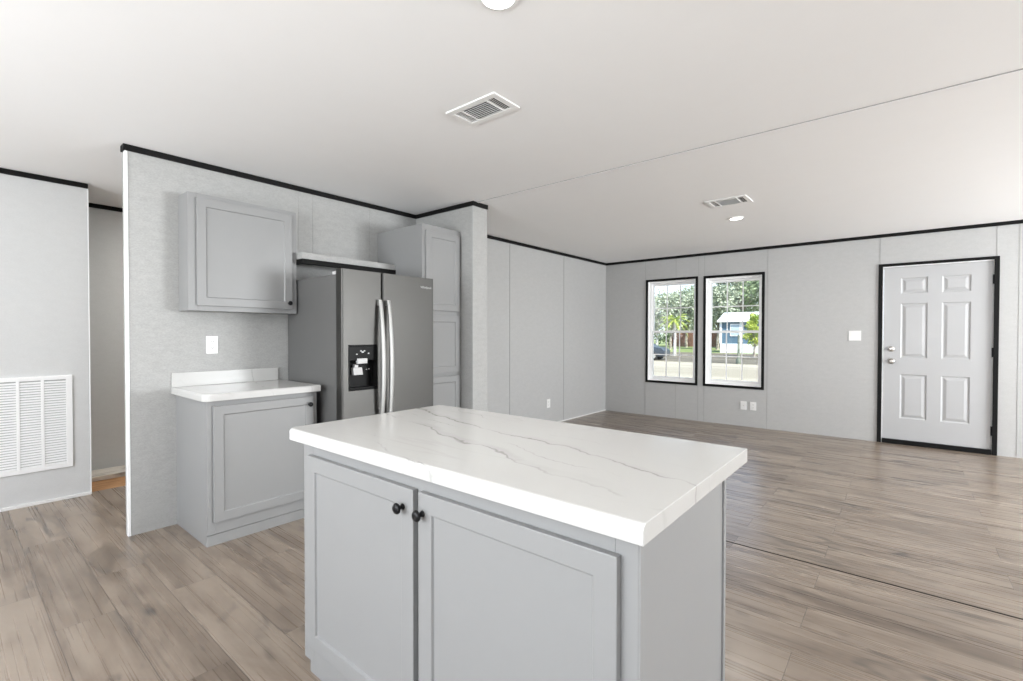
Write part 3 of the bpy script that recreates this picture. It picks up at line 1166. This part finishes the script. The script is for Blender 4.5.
def fill_plate(root, xf_, kind):
    if kind == 'outlet':
        for s in (-1, 1):
            b_ = BM()
            boxf(b_, xf_, -0.017, 0.017, s * 0.020 - 0.014, s * 0.020 + 0.014, -0.001, 0.002)
            rc = obj('receptacle', b_, 'plate', root, bevel=0.001)
            b_ = BM()
            boxf(b_, xf_, -0.0085, -0.006, s * 0.020 - 0.002, s * 0.020 + 0.008, 0.0015, 0.0024)
            boxf(b_, xf_, 0.006, 0.0085, s * 0.020 - 0.002, s * 0.020 + 0.008, 0.0015, 0.0024)
            boxf(b_, xf_, -0.0025, 0.0025, s * 0.020 - 0.010, s * 0.020 - 0.005, 0.0015, 0.0024)
            obj('slot', b_, 'slot', rc)
    elif kind == 'switch':
        for s in (-1, 1):
            b_ = BM()
            boxf(b_, xf_, s * 0.023 - 0.005, s * 0.023 + 0.005, -0.011, 0.011, -0.001, 0.002)
            boxf(b_, xf_, s * 0.023 - 0.003, s * 0.023 + 0.003, -0.001, 0.009, 0.001, 0.012)
            obj('toggle', b_, 'plate', root, bevel=0.0008)
    elif kind == 'coax':
        b_ = BM()
        o_ = xf_(0, 0, 0)
        n_ = xf_(0, 0, 1) - xf_(0, 0, 0)
        lathe(b_, o_, n_, [(0.007, -0.001), (0.007, 0.003), (0.0045, 0.003), (0.0045, 0.010), (0, 0.010)], 12)
        obj('socket', b_, 'nickel', root)


plate_y('light_switch', -0.447, 1.252, 0.122, 0.120, 'switch', 'white double light switch plate on the front wall left of the door', 'light switch')
plate_y('wall_outlet', -1.682, 0.288, 0.076, 0.116, 'coax', 'white wall plate below the right window, the left one of the pair', 'outlet', 'wall plates below the right window')
plate_y('wall_outlet', -1.562, 0.288, 0.076, 0.116, 'outlet', 'white wall plate below the right window, the right one of the pair', 'outlet', 'wall plates below the right window')
plate_x('wall_outlet', XK, 1.215, 1.191, 0.074, 0.122, 'outlet', 'white power outlet above the small worktop, under the wall cabinet', 'outlet')
plate_x('wall_outlet', XL, 5.41, 0.30, 0.080, 0.120, 'outlet', 'white power outlet low on the far side wall beyond the island', 'outlet')

# ------------------------------------------------------------ return air grille
g = thing('return_air_grille', 'large white louvered return air grille low on the left wall', 'vent', (XA, 0.30, 0.60))
gy0, gy1, gz0, gz1 = -0.060, 0.652, 0.248, 0.950
b = BM()
bw = 0.036
for (a, c, d, e_) in ((gy0, gy0 + bw, gz0, gz1), (gy1 - bw, gy1, gz0, gz1), (gy0 + bw, gy1 - bw, gz0, gz0 + 0.03), (gy0 + bw, gy1 - bw, gz1 - 0.03, gz1)):
    box(b, XA, XA + 0.016, a, c, d, e_)
fr_ = obj('grille_frame', b, 'white', g, bevel=0.002)
b = BM()
box(b, XA, XA + 0.003, gy0 + bw, gy1 - bw, gz0 + 0.03, gz1 - 0.03)
obj('filter_backing', b, 'wall', g)
edges_y = [gy0 + bw + (gy1 - gy0 - 2 * bw) * k / 5 for k in range(6)]
for k in range(1, 5):
    b = BM()
    box(b, XA + 0.004, XA + 0.015, edges_y[k] - 0.009, edges_y[k] + 0.009, gz0 + 0.03, gz1 - 0.03)
    obj('mullion', b, 'white', g, bevel=0.001)
for k in range(5):
    b = BM()
    nz_ = 34
    for i in range(nz_):
        z_ = gz0 + 0.032 + (gz1 - gz0 - 0.066) * i / nz_
        y0_, y1_ = edges_y[k] + (0.009 if k else 0), edges_y[k + 1] - (0.009 if k < 4 else 0)
        vv_ = [b.verts.new(p) for p in ((XA + 0.005, y0_, z_ + 0.012), (XA + 0.0135, y0_, z_), (XA + 0.0135, y1_, z_), (XA + 0.005, y1_, z_ + 0.012),
                                        (XA + 0.0065, y0_, z_ + 0.0132), (XA + 0.015, y0_, z_ + 0.0012), (XA + 0.015, y1_, z_ + 0.0012), (XA + 0.0065, y1_, z_ + 0.0132))]
        for f in ((0, 1, 2, 3), (7, 6, 5, 4), (0, 4, 5, 1), (1, 5, 6, 2), (2, 6, 7, 3), (3, 7, 4, 0)):
            b.faces.new([vv_[j] for j in f])
    obj('louver_bank', b, 'white', g)


# ------------------------------------------------------------ ceiling registers
def register(x0, x1, y0, y1, label):
    root = thing('ceiling_vent', label, 'vent', ((x0 + x1) / 2, (y0 + y1) / 2, H0), 'ceiling air registers')
    z1_ = H0
    z0_ = H0 - 0.008
    my = 0.034
    banks = [(x0 + 0.032, x0 + 0.078), (x0 + 0.088, x1 - 0.088), (x1 - 0.078, x1 - 0.032)]
    b_ = BM()
    box(b_, x0, x1, y0, y0 + my, z0_, z1_)
    box(b_, x0, x1, y1 - my, y1, z0_, z1_)
    xs = [x0, banks[0][0], banks[0][1], banks[1][0], banks[1][1], banks[2][0], banks[2][1], x1]
    for i in range(0, 8, 2):
        box(b_, xs[i], xs[i + 1], y0 + my, y1 - my, z0_, z1_)
    obj('register_frame', b_, 'vent', root, bevel=0.002)
    b_ = BM()
    box(b_, x0 + 0.02, x1 - 0.02, y0 + 0.02, y1 - 0.02, z1_ - 0.0015, z1_)
    obj('duct_opening', b_, 'ventdark', root)
    for bi, (a, c) in enumerate(banks):
        b_ = BM()
        if bi == 1:
            n_ = 9
            for k in range(n_):
                yy = y0 + my + (y1 - y0 - 2 * my) * (k + 0.5) / n_
                vv2 = box(b_, a, c, yy - 0.0012, yy + 0.0012, z0_, z1_ - 0.0015)
                for v in vv2:
                    if v.co.z < z0_ + 1e-4:
                        v.co.y -= 0.004
        else:
            n_ = 4
            s_ = 0.2 if bi == 0 else 1
            for k in range(n_):
                xx = a + (c - a) * (k + 0.5) / n_
                vv2 = box(b_, xx - 0.001, xx + 0.001, y0 + my, y1 - my, z0_ + 0.002, z1_ - 0.0015)
                for v in vv2:
                    if v.co.z < z0_ + 0.0021:
                        v.co.x += s_ * 0.003
        obj('louver_bank', b_, 'vent', root)
    return root


register(-1.875, -1.533, 1.720, 1.922, 'white ceiling air register with dark louvers above the kitchen island')
register(-1.366, -1.026, 4.320, 4.580, 'white ceiling air register over the living area, near the front windows')


# ------------------------------------------------------------ recessed ceiling lights
def can(x, y, r_, label, power=9.0):
    root = thing('ceiling_light', label, 'light', (x, y, H0), 'recessed ceiling lights')
    b_ = BM()
    lathe(b_, (x, y, H0), (0, 0, -1), [(r_ + 0.016, 0.0), (r_ + 0.014, 0.006), (r_, 0.009), (r_, 0.0)], 32)
    obj('trim_ring', b_, 'vent', root, smooth=False)
    b_ = BM()
    lathe(b_, (x, y, H0), (0, 0, -1), [(r_ - 0.001, 0.001), (r_ - 0.001, 0.006), (0, 0.0075)], 32)
    obj('lens', b_, 'lampglow', root)
    l = lamp('ceiling_lamp', 'AREA', power, (1.0, 0.97, 0.92), (x, y, H0 - 0.012), (0, 0, 0), shape='DISK', size=2 * r_)
    l.parent = root
    l.matrix_parent_inverse = Matrix.Translation(-Vector(root.location))
    return root


can(-1.090, 1.245, 0.058, 'round lit ceiling light near the camera, above the island')
can(-1.307, 5.132, 0.055, 'small round lit ceiling light beyond the air register in the living area')
can(1.6, 5.132, 0.055, 'unseen round ceiling light added at the right end of the living area')  # this and the following lamps are unseen, added to light the room
can(1.6, 1.257, 0.070, 'unseen round ceiling light added at the right end of the kitchen')
can(-2.6, -0.9, 0.070, 'unseen round ceiling light added at the back of the kitchen')
can(-4.75, 1.9, 0.070, 'unseen round ceiling light added to brighten the hall behind the kitchen wall', 26.0)  # out of view, added because the hall wall came out too dark

# ------------------------------------------------------------ hall odds and ends
b = BM()
box(b, -5.625, -5.345, 0.5, 2.6, -0.006, 0.034)
o = obj('loose_board', b, 'oldboard', bevel=0.004)
tag(o, 'weathered white board lying on bare plywood beyond the hall opening', 'board')


# ------------------------------------------------------------ outside
GZ = -0.80
b = BM()
box(b, -70, 60, YF + 0.13, 35.3, GZ - 0.2, GZ)
struct('ground', b, 'sand')
b = BM()
box(b, -90, 70, 35.3, 54.0, GZ - 0.2, GZ + 0.01)
struct('ground_verge', b, 'verge')
b = BM()
box(b, -160, 120, 54.0, 190, GZ - 0.2, GZ + 0.012)
struct('ground_lawn', b, 'grass')

# blue house
hx0, hx1, hy0, hy1 = -15.7, -2.5, 55.7, 60.5
hs = thing('blue_house', 'light blue single-story house with white roof and white skirting, seen through the right window', 'house', (-9, 58, GZ))
b = BM()
box(b, hx0, hx1, hy0, hy1, 0.22, 2.62)
obj('siding_wall', b, 'bluewall', hs)
b = BM()
box(b, hx0 - 0.04, hx1 + 0.04, hy0 - 0.05, hy1 + 0.04, GZ, 0.22)
obj('skirting', b, 'extwhite', hs)
b = BM()
xx0, xx1 = hx0 - 0.3, hx1 + 0.3
prof = [(hy0 - 0.35, 2.60), (hy0 - 0.35, 2.72), ((hy0 + hy1) / 2, 3.75), (hy1 + 0.35, 2.72), (hy1 + 0.35, 2.60)]
A = [b.verts.new((xx0, y, z)) for y, z in prof]
B_ = [b.verts.new((xx1, y, z)) for y, z in prof]
for i in range(5):
    b.faces.new([A[i], A[(i + 1) % 5], B_[(i + 1) % 5], B_[i]])
b.faces.new(A)
b.faces.new(B_)
obj('roof', b, 'extwhite', hs)
for x_ in (hx0 + 0.02, hx0 + 2.1, -6.2):
    b = BM()
    box(b, x_ - 0.12, x_ + 0.12, hy0 - 0.06, hy0, 0.22, 2.62)
    obj('corner_board', b, 'extwhite', hs)
for (xa_, xb_, za, zb) in ((-14.6, -13.75, 1.15, 2.3), (-11.2, -10.6, 0.9, 2.3), (-8.4, -7.2, 1.15, 2.3), (-4.6, -3.6, 1.15, 2.3)):
    b = BM()
    box(b, xa_ - 0.1, xb_ + 0.1, hy0 - 0.07, hy0, za - 0.1, zb + 0.1)
    f_ = obj('window_frame', b, 'extwhite', hs)
    b = BM()
    box(b, xa_, xb_, hy0 - 0.085, hy0 - 0.05, za, zb)
    obj('pane', b, 'extdark', f_)

# brown fence far behind
b = BM()
fx0, fx1, fy = -29.8, -21.4, 78.0
n_ = 60
for i in range(n_):
    xa_ = fx0 + (fx1 - fx0) * i / n_
    box(b, xa_ + 0.01, fx0 + (fx1 - fx0) * (i + 1) / n_ - 0.01, fy, fy + 0.03, GZ + 0.05, 1.75 + 0.05 * math.sin(i * 1.7))
for z_ in (0.0, 1.2):
    box(b, fx0, fx1, fy + 0.03, fy + 0.08, z_, z_ + 0.1)
for k in range(5):
    x_ = fx0 + 0.1 + k * (fx1 - fx0 - 0.2) / 4
    box(b, x_ - 0.06, x_ + 0.06, fy + 0.03, fy + 0.13, GZ, 1.7)
o = obj('board_fence', b, 'brown')
tag(o, 'long brown board fence far outside behind the lawn', 'fence')

# post at the edge of the verge
b = BM()
lathe(b, (-8.83, 35.6, GZ), (0, 0, 1), [(0.17, 0), (0.17, 0.32), (0.085, 0.36), (0.08, 1.2), (0.075, 2.0), (0.05, 2.05), (0, 2.05)], 12)
o = obj('wooden_post', b, 'post')
tag(o, 'weathered dark post standing outside in front of the blue house', 'post')


# trees
def leaf_cloud(b_, cen, rad, n, size, rnd):
    for _ in range(n):
        while True:
            p = Vector((rnd.uniform(-1, 1), rnd.uniform(-1, 1), rnd.uniform(-1, 1)))
            if 0.25 < p.length < 1:
                break
        p = Vector((p.x * rad[0], p.y * rad[1], p.z * rad[2])) + Vector(cen)
        d1 = Vector((rnd.uniform(-1, 1), rnd.uniform(-1, 1), rnd.uniform(-1, 1))).normalized()
        d2 = d1.cross(Vector((rnd.uniform(-1, 1), rnd.uniform(-1, 1), rnd.uniform(-1, 1)))).normalized()
        s = size * rnd.uniform(0.6, 1.4)
        vs_ = [b_.verts.new(p + d1 * s), b_.verts.new(p + d2 * s * 0.6), b_.verts.new(p - d1 * s), b_.verts.new(p - d2 * s * 0.6)]
        b_.faces.new(vs_)


def tree_parts(seed, h, spread, leafm, barkm, dens, blobs, leafsize, zlo=0.3):
    rnd = random.Random(seed)
    tb = BM()
    lb = BM()
    top = Vector((rnd.uniform(-0.4, 0.4), rnd.uniform(-0.4, 0.4), h * 0.55))
    sweep(tb, [(0, 0, 0), (0.05, 0, h * 0.2), tuple(top * 0.7), tuple(top)], [h * 0.026, h * 0.02, h * 0.015, h * 0.009])
    for k in range(blobs):
        a = rnd.uniform(0, 2 * math.pi)
        rr = spread * math.sqrt(rnd.random())
        z_ = h * rnd.uniform(zlo, 0.93)
        rr *= (1.15 - abs(z_ / h - 0.6))
        end = Vector((rr * math.cos(a), rr * math.sin(a), z_))
        st = top * rnd.uniform(0.4, 0.95)
        midp = (st + end) / 2 + Vector((0, 0, h * 0.03))
        sweep(tb, [tuple(st), tuple(midp), tuple(end)], [h * 0.008, h * 0.005, h * 0.002], seg=5)
        s = h * rnd.uniform(0.09, 0.15)
        leaf_cloud(lb, end, (s * 1.2, s * 1.2, s * 0.8), int(dens * rnd.uniform(0.7, 1.2)), leafsize, rnd)
    return tb, lb


def make_tree(name, label, loc, seed, h, spread, leafm='leaf', barkm='bark', dens=90, blobs=38, leafsize=0.20, group='trees outside', zlo=0.3):
    root = thing(name, label, 'tree', loc, group)
    tb, lb = tree_parts(seed, h, spread, leafm, barkm, dens, blobs, leafsize, zlo)
    t_ = obj('trunk', tb, barkm)
    t_.parent = root
    l_ = obj('foliage', lb, leafm)
    l_.parent = root
    return root


specs = [
    ('bare_tree', 'bare-branched grey tree nearest the left edge of the left window', (-23.2, 56.0), 1, 7.6, 2.0, 'leaf', 16, 0.25),
    ('tall_tree', 'grey-green tree behind the palm in the left window', (-24.6, 64.0), 2, 7.6, 1.9, 'leaf', 60, 0.45),
    ('tall_tree', 'grey-green tree at the left in the left window, farther off than the bare tree', (-33.2, 76.0), 9, 8.5, 2.8, 'leaf2', 80, 0.15),
    ('tall_tree', 'grey-green tree at the right in the left window, above the brown fence', (-25.6, 73.0), 3, 9.2, 2.6, 'leaf', 95, 0.42),
    ('tall_tree', 'green tree behind the wall strip between the two windows', (-31.5, 97.0), 4, 12.0, 3.6, 'leaf2', 95, 0.2),
    ('tall_tree', 'tree left of the blue house with sky above its crown', (-18.7, 65.0), 5, 8.4, 1.8, 'leaf', 95, 0.42),
    ('tall_tree', 'large tree rising behind the left end of the blue roof', (-20.8, 86.5), 6, 15.5, 3.7, 'leaf', 130, 0.2),
    ('tall_tree', 'large tree rising behind the right part of the blue roof', (-12.7, 73.0), 7, 14.6, 3.5, 'leaf2', 130, 0.25),
    ('tall_tree', 'tallest grey-green tree farthest behind the blue house', (-26.0, 112.0), 8, 20.0, 4.6, 'leaf', 130, 0.2),
    ('tall_tree', 'tall green tree at the right edge of the right window, far behind the blue house', (-14.8, 97.0), 10, 19.0, 4.2, 'leaf2', 130, 0.2),
]
for nm, lab, (x_, y_), sd, hh, sp, lm, dn, zl in specs:
    make_tree(nm, lab, (x_, y_, GZ), sd, hh, sp, lm, 'palebark' if nm == 'bare_tree' else 'bark', dn, 50 if nm != 'bare_tree' else 60, 0.24 if hh > 12 else 0.17, zlo=zl)
bushes = [(-36.6, 84.0, 'leaf', 'bush at the far left beyond the parked car'), (-32.6, 84.0, 'leaf2', 'green bush just left of the brown fence'), (-28.6, 82.5, 'leaf', 'pale bush rising behind the left half of the brown fence'), (-24.6, 82.0, 'leaf2', 'green bush rising behind the right half of the brown fence')]
for k, (x_, y_, lm, lab) in enumerate(bushes):
    rt2 = thing('bush', lab, 'bush', (x_, y_, GZ), 'bushes behind the fence')
    rnd = random.Random(40 + k)
    tb = BM()
    sweep(tb, [(0, 0, 0), (0.1, 0, 1.5), (0, 0.1, 3.2)], [0.14, 0.1, 0.04])
    for q_ in range(6):
        sweep(tb, [(0, 0, 0.5), (1.2 * math.cos(q_ * 1.05), 1.2 * math.sin(q_ * 1.05), 2.2 + 0.2 * q_)], [0.06, 0.02], 5)
    t_ = obj('stem', tb, 'bark')
    t_.parent = rt2
    lb = BM()
    for q_ in range(16):
        leaf_cloud(lb, (rnd.uniform(-1.3, 1.3), rnd.uniform(-0.8, 0.8), rnd.uniform(0.8, 3.6)), (0.75, 0.7, 0.75), 110, 0.15, rnd)
    l_ = obj('foliage', lb, lm)
    l_.parent = rt2
# small bright tree before the blue house
rt_ = thing('small_tree', 'small bright green tree standing before the right end of the blue house', 'tree', (-10.45, 47.4, GZ), 'trees outside')
b = BM()
sweep(b, [(0, 0, 0), (0.05, 0.0, 1.0), (-0.03, 0.02, 2.4)], [0.12, 0.10, 0.05])
for k in range(7):
    a = k * 0.9
    sweep(b, [(0, 0, 0.9 + 0.15 * k), (0.4 * math.cos(a), 0.4 * math.sin(a), 1.3 + 0.18 * k)], [0.03, 0.012], 5)
t_ = obj('trunk', b, 'bark')
t_.parent = rt_
b = BM()
rnd = random.Random(12)
for k in range(16):
    z_ = 1.3 + 2.4 * k / 15
    leaf_cloud(b, (rnd.uniform(-0.55, 0.55) * (1.2 - k / 20), rnd.uniform(-0.5, 0.5), z_), (0.5 * (1.25 - k / 22), 0.5, 0.38), 150, 0.085, rnd)
l_ = obj('foliage', b, 'leafy')
l_.parent = rt_
# palm
pr = thing('palm_tree', 'small yellow-green palm with a pale trunk seen through the left window', 'tree', (-16.7, 44.5, GZ), 'trees outside')
b = BM()
sweep(b, [(0, 0, 0), (0.05, 0, 1.5), (0.0, 0, 3.5)], [0.16, 0.12, 0.11], 10)
t_ = obj('trunk', b, 'palebark')
t_.parent = pr
for k in range(22):
    b = BM()
    a = k * 2.399
    el = 0.9 - (k / 22) * 1.7
    L_ = 1.35
    pts = []
    for j in range(7):
        t = j / 6
        pts.append(Vector((math.cos(a) * L_ * t * math.cos(el * 0.6), math.sin(a) * L_ * t * math.cos(el * 0.6), 3.5 + L_ * (math.sin(el) * t - 0.45 * t * t))))
    side = Vector((-math.sin(a), math.cos(a), 0))
    for j in range(1, 7):
        p = pts[j]
        for s_ in (-1, 1):
            for q_ in (0, 0.5):
                pp = pts[j - 1].lerp(p, q_)
                tip = pp + side * s_ * 0.34 * (1.1 - j / 8) + (p - pts[j - 1]) * 1.1 - Vector((0, 0, 0.10))
                w_ = (p - pts[j - 1]) * 0.28
                b.faces.new([b.verts.new(pp), b.verts.new(pp + w_), b.verts.new(tip)])
    sweep(b, pts, 0.012, 4)
    f_ = obj('frond', b, 'leafy')
    f_.parent = pr

# parked car
cr_ = thing('parked_car', 'dark blue-grey car parked outside, seen low in the left window', 'car', (-16.7, 36.9, GZ))
b = BM()
xs_ = [(-2.2, 0.35, 0.70), (-2.05, 0.30, 0.92), (-1.3, 0.28, 1.0), (-0.6, 0.28, 1.42), (0.6, 0.28, 1.46), (1.35, 0.28, 1.05), (1.95, 0.28, 0.98), (2.2, 0.34, 0.75)]
ring0 = None
for (x_, zl, zh) in xs_:
    top_in = 0.62 if zh > 1.2 else 0.78
    pts = [(-0.86, zl), (-0.88, 0.55), (-0.86, min(zh, 0.95)), (-top_in, zh), (top_in, zh), (0.86, min(zh, 0.95)), (0.88, 0.55), (0.86, zl)]
    ring = [b.verts.new((x_, y, z)) for y, z in pts]
    if ring0:
        for k in range(8):
            b.faces.new([ring0[k], ring0[(k + 1) % 8], ring[(k + 1) % 8], ring[k]])
    else:
        b.faces.new(ring)
    ring0 = ring
b.faces.new(ring0)
o = obj('car_body', b, 'carpaint', bevel=0.03)
o.parent = cr_
for s in (-1, 1):
    b = BM()
    pts = [(-0.98, 1.0), (-0.52, 1.36), (0.56, 1.39), (1.05, 1.05)]
    v_ = [b.verts.new((x, s * (0.865 - (z - 0.95) * 0.42), z)) for x, z in pts]
    v2 = [b.verts.new((x, s * (0.885 - (z - 0.95) * 0.42), z)) for x, z in pts]
    b.faces.new(v_)
    b.faces.new(v2)
    for k in range(4):
        b.faces.new([v_[k], v_[(k + 1) % 4], v2[(k + 1) % 4], v2[k]])
    o = obj('side_window', b, 'carglass')
    o.parent = cr_
for x_ in (-1.35, 1.35):
    for s in (-1, 1):
        b = BM()
        lathe(b, (x_, s * 0.90, 0.33), (0, -s, 0), [(0.30, 0), (0.33, 0.03), (0.33, 0.20), (0.30, 0.22)], 20)
        w_ = obj('wheel', b, 'cartyre')
        w_.parent = cr_
        b = BM()
        lathe(b, (x_, s * 0.905, 0.33), (0, -s, 0), [(0.19, 0), (0.19, 0.02), (0.0, 0.02)], 16)
        hcp = obj('hubcap', b, 'chrome')
        hcp.parent = w_
cr_.location = (-16.7, 36.9, GZ)
cr_.rotation_euler = (0, 0, 0.1)
